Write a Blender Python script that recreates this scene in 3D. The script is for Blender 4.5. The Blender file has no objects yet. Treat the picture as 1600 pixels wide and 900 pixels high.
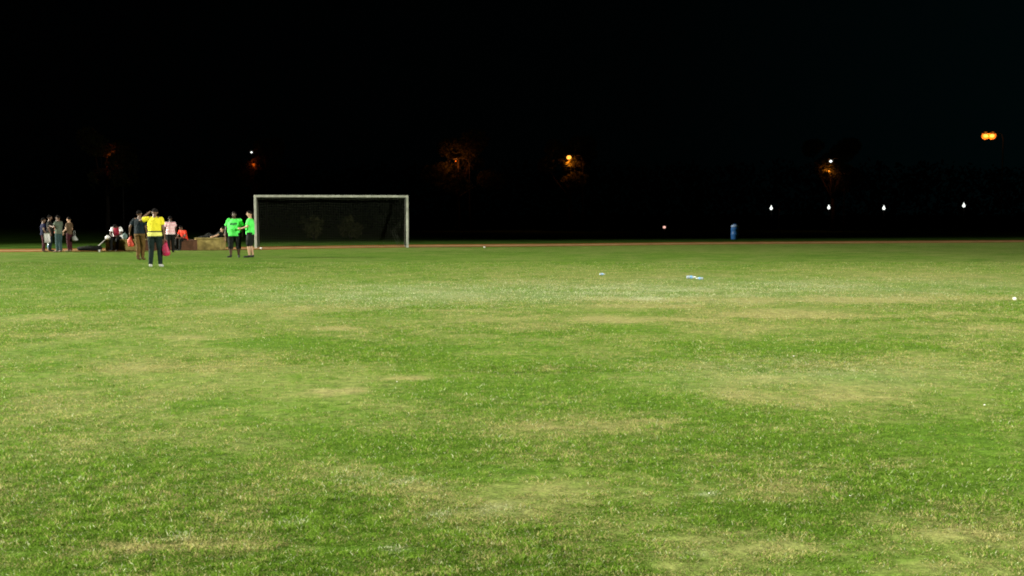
import bpy, bmesh, math, random
import numpy as np
from mathutils import Vector, Matrix
random.seed(7); rng = np.random.default_rng(11)
S = bpy.context.scene
C = S.collection
R = math.radians

# ------------------------------------------------------------------ camera, sky, floodlights, exposure
CAMH, F, PITCH = 1.6, 1800.0, math.atan(116/1800)
cd = bpy.data.cameras.new('camera'); cam = bpy.data.objects.new('camera', cd); C.objects.link(cam)
cam.location = (0, 0, CAMH); cam.rotation_euler = (math.pi/2 - PITCH, 0, 0)
cd.sensor_width = 36; cd.lens = 40.5; cd.clip_end = 2000; cd.clip_start = .1
S.camera = cam

w = bpy.data.worlds.new('World'); S.world = w; w.use_nodes = True
nt = w.node_tree; bg = nt.nodes['Background']
tc = nt.nodes.new('ShaderNodeTexCoord'); sx = nt.nodes.new('ShaderNodeSeparateXYZ')
rmp = nt.nodes.new('ShaderNodeValToRGB')
nt.links.new(tc.outputs['Generated'], sx.inputs[0])
mr = nt.nodes.new('ShaderNodeMapRange'); mr.inputs[1].default_value = -.45; mr.inputs[2].default_value = .5
nt.links.new(sx.outputs['X'], mr.inputs[0]); nt.links.new(mr.outputs[0], rmp.inputs[0])
rmp.color_ramp.elements[0].color = (.00010, .00014, .00018, 1)      # night sky, town glow to the right
rmp.color_ramp.elements[1].color = (.00025, .0021, .0023, 1)
e = rmp.color_ramp.elements.new(.6); e.color = (.00012, .0005, .0005, 1)
nt.links.new(rmp.outputs[0], bg.inputs[0]); bg.inputs[1].default_value = 1.0

S.view_settings.view_transform = 'Standard'; S.view_settings.look = 'None'
S.cycles.pixel_filter_type = 'BLACKMAN_HARRIS'; S.cycles.filter_width = 1.9
S.view_settings.exposure = 0; S.view_settings.gamma = 1; S.view_settings.use_curve_mapping = False

def flood(loc, aim, energy, cone, blend, col, size=.5):
    l = bpy.data.lights.new('floodlight', 'SPOT'); o = bpy.data.objects.new('floodlight', l); C.objects.link(o)
    o.location = loc; o.rotation_euler = (Vector(aim)-Vector(loc)).to_track_quat('-Z', 'Y').to_euler()
    l.energy = energy; l.spot_size = R(cone); l.spot_blend = blend; l.color = col; l.shadow_soft_size = size
    return o
flood((-110, 43, 34), (15, 29, 0), 2050000, 43, .6, (1, .97, .82))      # mast left of the pitch
flood((-56, -10, 22), (10, 17, 0), 370000, 56, 1, (1, .97, .82))        # mast left, nearer the camera
flood((60, -8, 22), (4, 18, 0), 540000, 60, 1, (1, .97, .82))          # mast on the right hand side

# ------------------------------------------------------------------ helpers
def at(px, py, z=0.0):
    """ground point (height z) seen at a given place of the photograph"""
    cp, sp = math.cos(PITCH), math.sin(PITCH)
    u, v = (px-800)/F, (450-py)/F
    d = Vector((u, cp+v*sp, -sp+v*cp))
    t = (z-CAMH)/d.z
    return Vector((d.x*t, d.y*t, z))
def at_depth(px, py, Y):
    cp, sp = math.cos(PITCH), math.sin(PITCH)
    u, v = (px-800)/F, (450-py)/F
    t = Y/(cp+v*sp)
    return Vector((u*t, Y, CAMH+(-sp+v*cp)*t))

def tag(o, label=None, cat=None, group=None, kind=None):
    if label: o['label'] = label
    if cat: o['category'] = cat
    if group: o['group'] = group
    if kind: o['kind'] = kind
    return o
def thing(name, label, cat, loc=(0, 0, 0), rz=0, group=None):
    o = bpy.data.objects.new(name, None); C.objects.link(o); o.empty_display_size = .2
    o.location = loc; o.rotation_euler = (0, 0, rz)
    return tag(o, label, cat, group)
def link(name, me, m, parent=None, smooth=True):
    o = bpy.data.objects.new(name, me); C.objects.link(o)
    if m is not None: me.materials.append(m)
    if smooth: me.polygons.foreach_set('use_smooth', [True]*len(me.polygons))
    if parent is not None: o.parent = parent
    return o
def obj(name, bm, m, parent=None, smooth=True):
    me = bpy.data.meshes.new(name); bmesh.ops.recalc_face_normals(bm, faces=bm.faces)
    bm.to_mesh(me); bm.free()
    return link(name, me, m, parent, smooth)
def copy_tree(o, parent=None):
    c = o.copy(); C.objects.link(c)
    if parent is not None: c.parent = parent
    for ch in list(o.children): copy_tree(ch, c)
    return c

def frame(axis, side=None):
    z = Vector(axis).normalized()
    if side is None: side = Vector((1, 0, 0)) if abs(z.x) < .9 else Vector((0, 1, 0))
    x = (Vector(side) - z*z.dot(Vector(side))).normalized()
    return x, z.cross(x), z
def loft(bm, rings, n=14, close=True):
    """rings: (centre, xdir, ydir, rx, ry)"""
    prev = None; first = None
    for c, xd, yd, rx, ry in rings:
        cur = [bm.verts.new(Vector(c)+xd*(rx*math.cos(2*math.pi*i/n))+yd*(ry*math.sin(2*math.pi*i/n))) for i in range(n)]
        if prev:
            for i in range(n):
                bm.faces.new((prev[i], prev[(i+1) % n], cur[(i+1) % n], cur[i]))
        else: first = cur
        prev = cur
    if close:
        bm.faces.new(first[::-1]); bm.faces.new(prev)
def capsule(bm, a, b, ra, rb, n=12, flat_a=False, flat_b=False, squash=1.0, side=None):
    a, b = Vector(a), Vector(b); x, y, z = frame(b-a, side)
    rings = []
    if not flat_a:
        for k in (85, 60, 35): rings.append((a-z*(ra*math.sin(R(k))), x, y, ra*math.cos(R(k)), ra*math.cos(R(k))*squash))
    rings.append((a, x, y, ra, ra*squash)); rings.append((b, x, y, rb, rb*squash))
    if not flat_b:
        for k in (35, 60, 85): rings.append((b+z*(rb*math.sin(R(k))), x, y, rb*math.cos(R(k)), rb*math.cos(R(k))*squash))
    loft(bm, rings, n)
def ball(bm, c, rx, ry=None, rz=None, sub=2, rot=None):
    ry = ry or rx; rz = rz or rx
    m = Matrix.Translation(Vector(c)) @ (rot.to_4x4() if rot else Matrix.Identity(4)) @ Matrix.Diagonal((rx, ry, rz, 1))
    bmesh.ops.create_icosphere(bm, subdivisions=sub, radius=1, matrix=m)
def box(bm, c, sx, sy, sz, bevel=0, rz=0):
    m = Matrix.Translation(Vector(c)) @ Matrix.Rotation(rz, 4, 'Z') @ Matrix.Diagonal((sx, sy, sz, 1))
    r = bmesh.ops.create_cube(bm, size=1, matrix=m)
    if bevel:
        es = list({e for v in r['verts'] for e in v.link_edges})
        bmesh.ops.bevel(bm, geom=es, offset=bevel, segments=2, affect='EDGES', profile=.5)
def tube(bm, pts, r, n=6):
    pts = [Vector(p) for p in pts]; rings = []
    for i, p in enumerate(pts):
        d = pts[min(i+1, len(pts)-1)] - pts[max(i-1, 0)]
        x, y, z = frame(d); rr = r[i] if isinstance(r, (list, tuple)) else r
        rings.append((p, x, y, rr, rr))
    loft(bm, rings, n)
def remesh(bm, voxel, smooth=2):
    """fuse overlapping pieces into one continuous surface"""
    bmesh.ops.recalc_face_normals(bm, faces=bm.faces)
    me = bpy.data.meshes.new('tmp'); bm.to_mesh(me); bm.free()
    o = bpy.data.objects.new('tmp', me); C.objects.link(o)
    md = o.modifiers.new('r', 'REMESH'); md.mode = 'VOXEL'; md.voxel_size = voxel
    sm = o.modifiers.new('s', 'SMOOTH'); sm.iterations = smooth; sm.factor = .5
    dg = bpy.context.evaluated_depsgraph_get()
    out = bpy.data.meshes.new_from_object(o.evaluated_get(dg), depsgraph=dg)
    bpy.data.objects.remove(o); bpy.data.meshes.remove(me)
    return out

# ------------------------------------------------------------------ materials
def mat(name, col, rough=.7, noise=0, nscale=8, bump=0, trans=0, emit=None, estr=0, metal=0, spec=.3):
    m = bpy.data.materials.new(name); m.use_nodes = True; t = m.node_tree; b = t.nodes['Principled BSDF']
    b.inputs['Base Color'].default_value = (*col, 1); b.inputs['Roughness'].default_value = rough
    b.inputs['Metallic'].default_value = metal; b.inputs['Specular IOR Level'].default_value = spec
    if emit: b.inputs['Emission Color'].default_value = (*emit, 1); b.inputs['Emission Strength'].default_value = estr
    if trans: b.inputs['Transmission Weight'].default_value = trans
    if noise or bump:
        c = t.nodes.new('ShaderNodeTexCoord'); n = t.nodes.new('ShaderNodeTexNoise')
        n.inputs['Scale'].default_value = nscale; n.inputs['Detail'].default_value = 5
        t.links.new(c.outputs['Object'], n.inputs['Vector'])
        if noise:
            r = t.nodes.new('ShaderNodeValToRGB')
            r.color_ramp.elements[0].position = .3; r.color_ramp.elements[1].position = .7
            r.color_ramp.elements[0].color = (*[x*(1-noise) for x in col], 1)
            r.color_ramp.elements[1].color = (*[min(.9, x*(1+noise)) for x in col], 1)
            t.links.new(n.outputs[0], r.inputs[0]); t.links.new(r.outputs[0], b.inputs['Base Color'])
        if bump:
            bp = t.nodes.new('ShaderNodeBump'); bp.inputs['Strength'].default_value = bump; bp.inputs['Distance'].default_value = .06
            t.links.new(n.outputs[0], bp.inputs['Height']); t.links.new(bp.outputs[0], b.inputs['Normal'])
    return m
def mathn(t, op, a, b=None, c=None):
    n = t.nodes.new('ShaderNodeMath'); n.operation = op
    for i, v in enumerate((a, b, c)):
        if v is None: continue
        if isinstance(v, (int, float)): n.inputs[i].default_value = v
        else: t.links.new(v, n.inputs[i])
    return n.outputs[0]
def mixc(t, fac, a, b):
    n = t.nodes.new('ShaderNodeMix'); n.data_type = 'RGBA'
    if isinstance(fac, (int, float)): n.inputs[0].default_value = fac
    else: t.links.new(fac, n.inputs[0])
    for i, v in ((6, a), (7, b)):
        if isinstance(v, tuple): n.inputs[i].default_value = (*v, 1)
        else: t.links.new(v, n.inputs[i])
    return n.outputs[2]
def cloth(name, col, fn=None, rough=.85):
    """fabric with folds; fn(tree, x, y, z) may return a patterned colour"""
    m = mat(name, col, rough, noise=.22, nscale=9, bump=1.0, spec=.15); t = m.node_tree
    if fn:
        c = t.nodes.new('ShaderNodeTexCoord'); s = t.nodes.new('ShaderNodeSeparateXYZ')
        t.links.new(c.outputs['Object'], s.inputs[0])
        out = fn(t, s.outputs[0], s.outputs[1], s.outputs[2])
        t.links.new(out, t.nodes['Principled BSDF'].inputs['Base Color'])
    return m
def band(t, v, lo, hi): return mathn(t, 'MULTIPLY', mathn(t, 'GREATER_THAN', v, lo), mathn(t, 'LESS_THAN', v, hi))

M = {}
M['white_paint'] = mat('aged_white_paint', (.42, .44, .38), .6, noise=.25, nscale=5)
M['net'] = mat('net_cord', (.028, .036, .022), .9)
M['dark_skin'] = mat('dark_skin', (.05, .026, .016), .5)
M['brown_skin'] = mat('brown_skin', (.10, .055, .034), .5)
M['tan_skin'] = mat('tan_skin', (.33, .20, .125), .5)
M['hair'] = mat('black_hair', (.006, .005, .005), .9, spec=.05)
M['eye'] = mat('eye_white', (.5, .48, .44), .3)
M['lip'] = mat('lip', (.16, .05, .04), .5)
M['black_shoe'] = mat('black_shoe', (.012, .012, .013), .5)
M['pale_shoe'] = mat('pale_shoe', (.36, .37, .36), .6)
M['brown_shoe'] = mat('brown_shoe', (.07, .035, .012), .6)
M['black_cloth'] = cloth('black_fabric', (.005, .006, .005))
M['green_black'] = cloth('dark_green_trousers', (.004, .010, .009))
M['khaki'] = cloth('khaki_trousers', (.080, .046, .012))
M['navy'] = cloth('navy_shirt', (.004, .010, .014))
M['blue_navy'] = cloth('blue_shirt', (.005, .007, .032))
M['jeans'] = cloth('jeans', (.022, .046, .048))
M['grey_shirt'] = cloth('grey_green_shirt', (.07, .088, .066))
M['red_shirt'] = cloth('red_shirt', (.55, .035, .015))
M['dark_red'] = cloth('dark_red_trousers', (.030, .004, .007))
M['beige_shirt'] = cloth('brown_beige_shirt', (.07, .045, .025))
M['rust_shirt'] = cloth('rust_shirt', (.18, .035, .02))
def yellow_fn(t, x, y, z):
    c = mixc(t, band(t, z, 1.02, 1.06), (.50, .45, .02), (.03, .035, .02))
    return mixc(t, mathn(t, 'LESS_THAN', z, 1.02), c, (.50, .50, .12))
M['yellow'] = cloth('yellow_shirt', (.6, .55, .03), yellow_fn)
def stripes_fn(t, x, y, z):
    w_ = mathn(t, 'SINE', mathn(t, 'MULTIPLY', z, 90))
    return mixc(t, mathn(t, 'GREATER_THAN', w_, .15), (.75, .68, .68), (.55, .10, .17))
M['stripes'] = cloth('pink_white_stripes', (.7, .5, .5), stripes_fn)
def jersey_fn(t, x, y, z):
    ax = mathn(t, 'ABSOLUTE', x)
    return mixc(t, mathn(t, 'LESS_THAN', ax, .135), (.78, .78, .80), (.22, .012, .03))
M['jersey'] = cloth('white_maroon_jersey', (.7, .7, .7), jersey_fn)
def neon_fn(t, x, y, z):
    n = t.nodes.new('ShaderNodeTexNoise'); n.inputs['Scale'].default_value = 38; n.inputs['Detail'].default_value = 1
    c = t.nodes.new('ShaderNodeTexCoord'); t.links.new(c.outputs['Object'], n.inputs['Vector'])
    f = mathn(t, 'MULTIPLY', band(t, x, -.15, .11), band(t, z, 1.22, 1.315))
    f = mathn(t, 'MULTIPLY', f, mathn(t, 'GREATER_THAN', y, 0))
    f = mathn(t, 'MULTIPLY', f, mathn(t, 'GREATER_THAN', n.outputs[0], .40))
    return mixc(t, f, (.075, .60, .09), (.015, .06, .03))
M['neon_print'] = cloth('neon_green_printed_shirt', (.075, .60, .09), neon_fn)
M['neon'] = cloth('neon_green_shirt', (.075, .60, .09))
M['pink_bag'] = mat('pink_bag', (.26, .008, .045), .45, noise=.35, nscale=9, bump=.8)
M['red_bag'] = mat('red_plastic_bag', (.42, .05, .028), .5, noise=.25, nscale=9, bump=.8)
M['white_plastic'] = mat('white_plastic', (.55, .56, .54), .5)
M['clear_plastic'] = mat('pale_blue_plastic', (.36, .43, .48), .15, trans=.35, spec=.6)
M['blue_label'] = mat('blue_label', (.10, .24, .42), .4)
M['paper'] = mat('white_paper', (.7, .69, .70), .8)
M['grey_bag'] = mat('grey_bag', (.24, .25, .24), .7, noise=.2)
M['teal_bag'] = mat('teal_grey_bag', (.09, .14, .13), .7, noise=.2)
M['block'] = mat('olive_block', (.24, .19, .06), .9, noise=.4, nscale=4, bump=.5)
M['lit_end_and_cap'] = mat('lit_block_end_and_cap', (.42, .34, .21), .9, noise=.25, nscale=6, bump=.3)  # paler tone holds the light on the block's end; also the post cap
M['brown_block'] = mat('brown_block', (.10, .045, .025), .9, noise=.4, nscale=4, bump=.5)
M['blue_barrel'] = mat('blue_barrel', (.028, .12, .34), .4, noise=.15, nscale=6)
M['pale_blue'] = mat('pale_blue_lid', (.28, .40, .62), .4, noise=.1)
M['metal'] = mat('galvanised_metal', (.12, .13, .12), .5, metal=.6, noise=.2)
M['bark'] = mat('bark', (.022, .016, .012), .95, noise=.4, nscale=6, bump=.8)
M['orange_lamp'] = mat('sodium_lamp', (.8, .5, .2), .4, emit=(1, .38, .05), estr=2.4)
M['amber_glow'] = mat('amber_emission', (.6, .25, .05), .4, emit=(1, .20, .015), estr=1.0)  # dim hidden bulbs, and the glowing halo bowls of the twin lamp
M['white_lamp'] = mat('white_lamp', (.8, .8, .8), .4, emit=(.95, 1, .93), estr=1.7)
M['pink_lamp'] = mat('pink_lamp', (.8, .5, .5), .4, emit=(1, .55, .45), estr=1.2)
def leaf_mat(name, c1, c2):
    m = bpy.data.materials.new(name); m.use_nodes = True; t = m.node_tree
    t.nodes.remove(t.nodes['Principled BSDF']); out = t.nodes['Material Output']
    a = t.nodes.new('ShaderNodeAttribute'); a.attribute_name = 'tone'
    col = mixc(t, a.outputs['Fac'], c1, c2)
    d = t.nodes.new('ShaderNodeBsdfDiffuse'); tr = t.nodes.new('ShaderNodeBsdfTranslucent'); mx = t.nodes.new('ShaderNodeMixShader')
    mx.inputs[0].default_value = .4
    t.links.new(col, d.inputs[0]); t.links.new(col, tr.inputs[0])
    t.links.new(d.outputs[0], mx.inputs[1]); t.links.new(tr.outputs[0], mx.inputs[2]); t.links.new(mx.outputs[0], out.inputs[0])
    return m
M['leaf'] = leaf_mat('tree_leaves', (.025, .035, .012), (.085, .085, .025))
M['far_leaf'] = leaf_mat('far_leaves', (.012, .02, .010), (.03, .045, .018))
M['dark_metal'] = mat('dark_painted_metal', (.02, .02, .02), .6)
M['shrub_leaf'] = leaf_mat('shrub_leaves', (.035, .045, .012), (.10, .10, .04))

# ------------------------------------------------------------------ noise and the worn turf
def vnoise(x, y, seed):
    xi = np.floor(x).astype(np.int64); yi = np.floor(y).astype(np.int64); fx = x-xi; fy = y-yi
    fx = fx*fx*(3-2*fx); fy = fy*fy*(3-2*fy)
    def h(a, b):
        n = (a*374761393 + b*668265263 + seed*982451653) & 0xffffffff
        n = ((n ^ (n >> 13))*1274126177) & 0xffffffff
        n = n ^ (n >> 16)
        return (n & 0xffff)/65535.0
    return (h(xi, yi)*(1-fx)+h(xi+1, yi)*fx)*(1-fy)+(h(xi, yi+1)*(1-fx)+h(xi+1, yi+1)*fx)*fy
def fbm(x, y, scale, seed, octv=4):
    s = 0; a = .5; tot = 0
    for k in range(octv):
        s = s + a*vnoise(x/scale, y/scale+17.3*k, seed+k); tot += a; a *= .55; scale *= .5
    return s/tot
# dry (+) and lush (-) patches where the pitch has them: photo x, y, half-sizes, amount
PATCH = [(1000,478,150,5,.75),(1250,493,150,6,.8),(1085,500,70,5,.6),(1400,468,220,5,.6),(1180,471,140,4,.6),(960,499,90,5,.5),(520,515,50,4,.5),(1500,492,120,5,.4),(760,487,120,4,.4),(300,487,120,4,.3),(540,613,30,5,.5),(655,593,30,4,.5),(270,530,40,5,.4),(190,862,60,7,.5),(1010,657,60,5,.5),(860,665,60,5,.5),(1340,622,80,6,.4),(540,614,45,8,.7),(655,593,45,8,.7),(850,578,50,8,.7),(500,514,60,7,.7),(265,529,55,9,.6),(120,525,90,9,.35),(60,497,60,6,.5),
 (960,499,80,8,.7),(1180,490,110,9,.7),(1330,470,160,7,.6),(1560,512,70,6,.7),(1170,517,80,7,.6),(420,487,200,14,.45),(760,500,160,10,.35),
 (1000,468,120,6,.7),(1460,462,120,8,.55),(900,664,90,16,.55),(1030,655,50,8,.4),(730,665,80,14,.35),(640,640,60,10,.3),(180,862,100,14,.6),
 (330,850,90,16,.35),(760,800,120,26,.45),(640,765,90,18,.4),(1130,620,140,16,.5),(1300,622,120,14,.45),(1430,580,150,26,.4),(1180,590,200,22,.3),
 (1240,770,110,18,.5),(1180,715,60,10,.35),(1480,840,110,26,.5),(1260,860,80,26,.5),(1400,720,60,10,.45),(320,578,200,14,.4),(130,760,120,16,.3),
 (100,640,120,20,.25),(560,740,70,14,.3),(1000,810,160,40,.25),(440,690,80,12,.2),(200,680,120,16,.25),(880,430,300,10,.3),(1400,430,200,14,.4),(860,770,80,20,.35),
 (560,545,140,18,-.6),(420,535,80,10,-.4),(850,600,110,14,-.7),(990,620,110,16,-.7),(1110,650,90,16,-.6),(620,700,120,18,-.7),(500,695,60,16,-.5),
 (330,632,60,10,-.6),(700,570,120,14,-.5),(1280,690,180,30,-.5),(1500,680,120,30,-.5),(1480,760,130,30,-.55),(1200,810,90,24,-.45),(480,800,70,22,-.5),
 (200,835,140,24,-.5),(80,760,80,14,-.4),(950,460,200,8,-.4),(600,485,80,8,-.3),(200,420,300,20,-.35),(700,400,700,10,-.3),(60,580,100,40,-.35),
 (1180,540,120,12,-.35),(880,525,100,10,-.3),(1400,545,180,10,-.35),(520,865,80,20,-.4),(1000,720,120,16,-.35),(60,860,70,30,-.3)]
BL = []
for px, py, rx, ry, am in PATCH:
    c = at(px, py); n_ = at(px, min(py+ry, 1200)); f_ = at(px, max(py-ry, 345)); sc = F/c.y
    BL.append((c.x, c.y, rx/sc*(.8 if am > 0 else 1), max(.05, (f_.y-n_.y)/2*(.75 if am > 0 else .9)), am*(.85 if am > 0 else .6)))
CHALK = [(850,455,420,14,.8),(600,470,200,8,.3),(1300,445,350,12,.45),(1015,466,28,3,1),(1250,585,250,22,.35),(635,757,22,5,1.3),(780,803,30,8,1.3),(690,803,20,5,1.2),(465,814,24,4,1.2),(615,860,22,5,1.2),(1110,779,16,4,1.2),(740,895,20,5,1.2),(290,830,16,4,1),(560,745,40,10,.25),(1080,865,40,6,.3)]
CH = []
for px, py, rx, ry, am in CHALK:
    c = at(px, py); n_ = at(px, py+ry); f_ = at(px, py-ry); sc = F/c.y
    CH.append((c.x, c.y, rx/sc, max(.04, (f_.y-n_.y)/2), am))
def dryness(x, y):
    k = np.clip(y*.055, .3, 2.0)
    wx = x+k*1.5*(fbm(x, y, .9, 5, 5)-.5)+k*.5*(fbm(x, y, .2, 6, 3)-.5); wy = y+k*1.1*(fbm(x, y, .9, 9, 5)-.5)+k*.6*(fbm(x, y, .2, 8, 3)-.5)
    d = .25+.5*(fbm(x, y*.8, 3.0, 1, 6)-.5)+.9*(fbm(x, y, .5, 2, 5)-.5)+.6*(fbm(x, y, .09, 3, 2)-.5)
    for cx, cy, rx, ry, am in BL:
        q = ((wx-cx)/rx)**2+((wy-cy)/ry)**2
        d = d+am*np.exp(-q)
    return d
def chalk(x, y):
    c = np.zeros_like(x); n = fbm(x, y, .8, 31, 4); wy = y+1.0*(fbm(x, y, 2, 33, 3)-.5)
    for cx, cy, rx, ry, am in CH: c = c+am*np.exp(-((x-cx)/rx)**2-((wy-cy)/ry)**2)
    return np.clip(c*(.35+1.2*(n-.25)), 0, 1)
G1, G2 = np.array((.050, .112, .009)), np.array((.092, .160, .018))
STRAW, PALE = np.array((.222, .208, .082)), np.array((.30, .32, .20))
def turf_colour(x, y):
    d = np.clip(dryness(x, y), 0, 1)[:, None]; c = chalk(x, y)[:, None]
    g = fbm(x, y, .35, 40, 3)[:, None]*.6+fbm(x, y, 4, 41, 3)[:, None]*.4
    col = G1+(G2-G1)*np.clip(g*1.6-.3, 0, 1)
    col = col*(1-.85*d)+STRAW*.85*d
    return col*(1-.55*c)+PALE*.55*c

def np_mesh(name, verts, faces4=None, tris=None):
    me = bpy.data.meshes.new(name)
    k = faces4 if faces4 is not None else tris; n = k.shape[1]
    me.vertices.add(len(verts)); me.vertices.foreach_set('co', verts.astype(np.float32).ravel())
    me.loops.add(k.size); me.loops.foreach_set('vertex_index', k.astype(np.int32).ravel())
    me.polygons.add(len(k)); me.polygons.foreach_set('loop_start', np.arange(0, k.size, n, dtype=np.int32))
    me.update(); me.validate()
    return me
def col_attr(me, col):
    a = me.attributes.new('col', 'FLOAT_COLOR', 'POINT')
    a.data.foreach_set('color', np.hstack([col, np.ones((len(col), 1))]).astype(np.float32).ravel())

# wide ground under everything
bm = bmesh.new(); q = 900
bm.faces.new([bm.verts.new(v) for v in ((-q, -300, -.03), (q, -300, -.03), (q, 1500, -.03), (-q, 1500, -.03))])
tag(obj('ground', bm, mat('rough_grass', (.028, .058, .009), 1, noise=.45, nscale=.6, spec=0), None, False), kind='structure')

# the pitch: edge towards the running track as measured
EDGE = [(-120, 20), (-60, 34), (-30, 44.8), (-20.3, 48.2), (-12.8, 50.6), (-8.8, 52.8), (-4.9, 54.8), (3.1, 57), (10, 60), (28.4, 64.5), (60, 69), (120, 72)]
ex = np.array([p[0] for p in EDGE], float); ey = np.array([p[1] for p in EDGE], float)
def edge_y(x): return np.interp(x, ex, ey)
# rows run from just in front of the camera to the track edge, finer near by
nr, ncx = 620, 420
tt = np.linspace(0, 1, nr); uu = np.linspace(-1, 1, ncx)
dist = 2.2*(34.0/2.2)**tt
rows = []
for j in range(nr):
    halfw = dist[j]*.62+6
    xs = uu*halfw
    rows.append(np.stack([xs, np.full(ncx, dist[j])], 1))
V2 = np.concatenate(rows)
# far part stretched up to the track edge
nr2 = 200
rows = []
hw = dist[-1]*.62+6
for j in range(1, nr2+1):
    f_ = j/nr2; xs = uu*(hw*(1-f_)+75*f_); ye = edge_y(xs)
    rows.append(np.stack([xs, dist[-1]*(1-f_)+ye*f_], 1))
V2 = np.concatenate([V2]+rows); nrt = nr+nr2
z = .006+.02*(fbm(V2[:, 0], V2[:, 1], 1.6, 60, 3)-.5)*np.clip((60-V2[:, 1])/30, 0, 1)
V3 = np.column_stack([V2, z])
ii = np.arange(nrt*ncx).reshape(nrt, ncx)
F4 = np.stack([ii[:-1, :-1], ii[:-1, 1:], ii[1:, 1:], ii[1:, :-1]], -1).reshape(-1, 4)
me = np_mesh('turf', V3, faces4=F4); col_attr(me, turf_colour(V2[:, 0], V2[:, 1]))
def turf_mat():
    m = bpy.data.materials.new('worn_turf'); m.use_nodes = True; t = m.node_tree; b = t.nodes['Principled BSDF']
    a = t.nodes.new('ShaderNodeAttribute'); a.attribute_name = 'col'
    g = t.nodes.new('ShaderNodeNewGeometry')
    n1 = t.nodes.new('ShaderNodeTexNoise'); n1.inputs['Scale'].default_value = 45; n1.inputs['Detail'].default_value = 4
    n2 = t.nodes.new('ShaderNodeTexNoise'); n2.inputs['Scale'].default_value = 9; n2.inputs['Detail'].default_value = 4
    t.links.new(g.outputs['Position'], n1.inputs['Vector']); t.links.new(g.outputs['Position'], n2.inputs['Vector'])
    v = mathn(t, 'ADD', mathn(t, 'MULTIPLY', n1.outputs[0], .9), mathn(t, 'MULTIPLY', n2.outputs[0], .8))
    v = mathn(t, 'ADD', mathn(t, 'MULTIPLY', mathn(t, 'SUBTRACT', v, .85), 1.6), .95)
    hsv = t.nodes.new('ShaderNodeHueSaturation'); t.links.new(a.outputs['Color'], hsv.inputs['Color']); t.links.new(v, hsv.inputs['Value'])
    hsv.inputs['Saturation'].default_value = 1.0; t.links.new(hsv.outputs[0], b.inputs['Base Color']); b.inputs['Roughness'].default_value = .95; b.inputs['Specular IOR Level'].default_value = .05
    bp = t.nodes.new('ShaderNodeBump'); bp.inputs['Strength'].default_value = .9; bp.inputs['Distance'].default_value = .03
    t.links.new(n1.outputs[0], bp.inputs['Height']); t.links.new(bp.outputs[0], b.inputs['Normal'])
    return m
tag(link('turf', me, turf_mat(), None), kind='structure')

# blades of grass, thinning out with distance
def grass(n, d0, d1, wfac):
    u = rng.random(n); d = 1/(1/d0+(1/d1-1/d0)*u)             # even coverage as the pitch recedes
    x = (rng.random(n)*2-1)*(d*.52+.6)
    y = d
    keep = y < edge_y(x)-.25
    x, y = x[keep], y[keep]; n = len(x)
    dr = dryness(x, y); c = chalk(x, y)
    k = rng.random(n)
    straw = (k < np.clip(dr*1.0+.08, .06, .86))
    clump = np.clip((fbm(x, y, .09, 88, 2)-.5)*2.2+.5, 0, 1)
    tone = np.clip(.6*rng.random(n)+.5*clump-.05, 0, 1)[:, None]
    col = G1*.7+(G2*1.6-G1*.7)*tone**1.3
    sc = STRAW*.5+(STRAW*1.7-STRAW*.5)*tone
    col = np.where(straw[:, None], sc, col)
    pale = rng.random(n) < c*.55+.03
    col = np.where(pale[:, None], PALE*(.8+.9*tone), col)
    # height: lush places longer, worn places short
    h = (.007+.013*rng.random(n))*np.clip(1.15-.55*np.clip(dr, 0, 1), .55, 1.2)*(.55+.9*clump)
    wd = (.0010+.0011*rng.random(n))*(1+y*wfac)
    h = h*(1+y*.012)
    az = rng.random(n)*2*np.pi; lean = .45+1.05*rng.random(n)
    la = rng.random(n)*2*np.pi
    dx, dy = np.cos(az), np.sin(az); lx, ly = np.cos(la)*np.sin(lean), np.sin(la)*np.sin(lean); lz = np.cos(lean)
    z0 = np.full(n, .004)
    P = np.zeros((n, 5, 3))
    P[:, 0] = np.stack([x-dx*wd, y-dy*wd, z0], 1); P[:, 1] = np.stack([x+dx*wd, y+dy*wd, z0], 1)
    mx, my, mz = x+lx*h*.45, y+ly*h*.45, z0+h*.6*(.5+.5*lz)
    P[:, 2] = np.stack([mx-dx*wd*.8, my-dy*wd*.8, mz], 1); P[:, 3] = np.stack([mx+dx*wd*.8, my+dy*wd*.8, mz], 1)
    P[:, 4] = np.stack([x+lx*h*1.15, y+ly*h*1.15, z0+h*(.35+.65*lz)], 1)
    b = (np.arange(n)*5)[:, None]
    T = np.concatenate([b+np.array([0, 1, 3]), b+np.array([0, 3, 2]), b+np.array([2, 3, 4])])
    return P.reshape(-1, 3), T, np.repeat(col, 5, axis=0)
parts_ = [grass(800000, 4.0, 12, .05), grass(430000, 11.5, 20, .065), grass(300000, 19.5, 38, .07)]
off = 0; VV, TT, CC = [], [], []
for v_, t_, c_ in parts_:
    VV.append(v_); TT.append(t_+off); CC.append(c_); off += len(v_)
VV = np.concatenate(VV); TT = np.concatenate(TT); CC = np.concatenate(CC)
gme = np_mesh('grass', VV, tris=TT); col_attr(gme, CC)
def blade_mat():
    m = bpy.data.materials.new('grass_blades'); m.use_nodes = True; t = m.node_tree
    t.nodes.remove(t.nodes['Principled BSDF']); out = t.nodes['Material Output']
    a = t.nodes.new('ShaderNodeAttribute'); a.attribute_name = 'col'
    d = t.nodes.new('ShaderNodeBsdfDiffuse'); tr = t.nodes.new('ShaderNodeBsdfTranslucent'); mx = t.nodes.new('ShaderNodeMixShader')
    mx.inputs[0].default_value = .35
    t.links.new(a.outputs['Color'], d.inputs[0]); t.links.new(a.outputs['Color'], tr.inputs[0])
    t.links.new(d.outputs[0], mx.inputs[1]); t.links.new(tr.outputs[0], mx.inputs[2]); t.links.new(mx.outputs[0], out.inputs[0])
    return m
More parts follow.
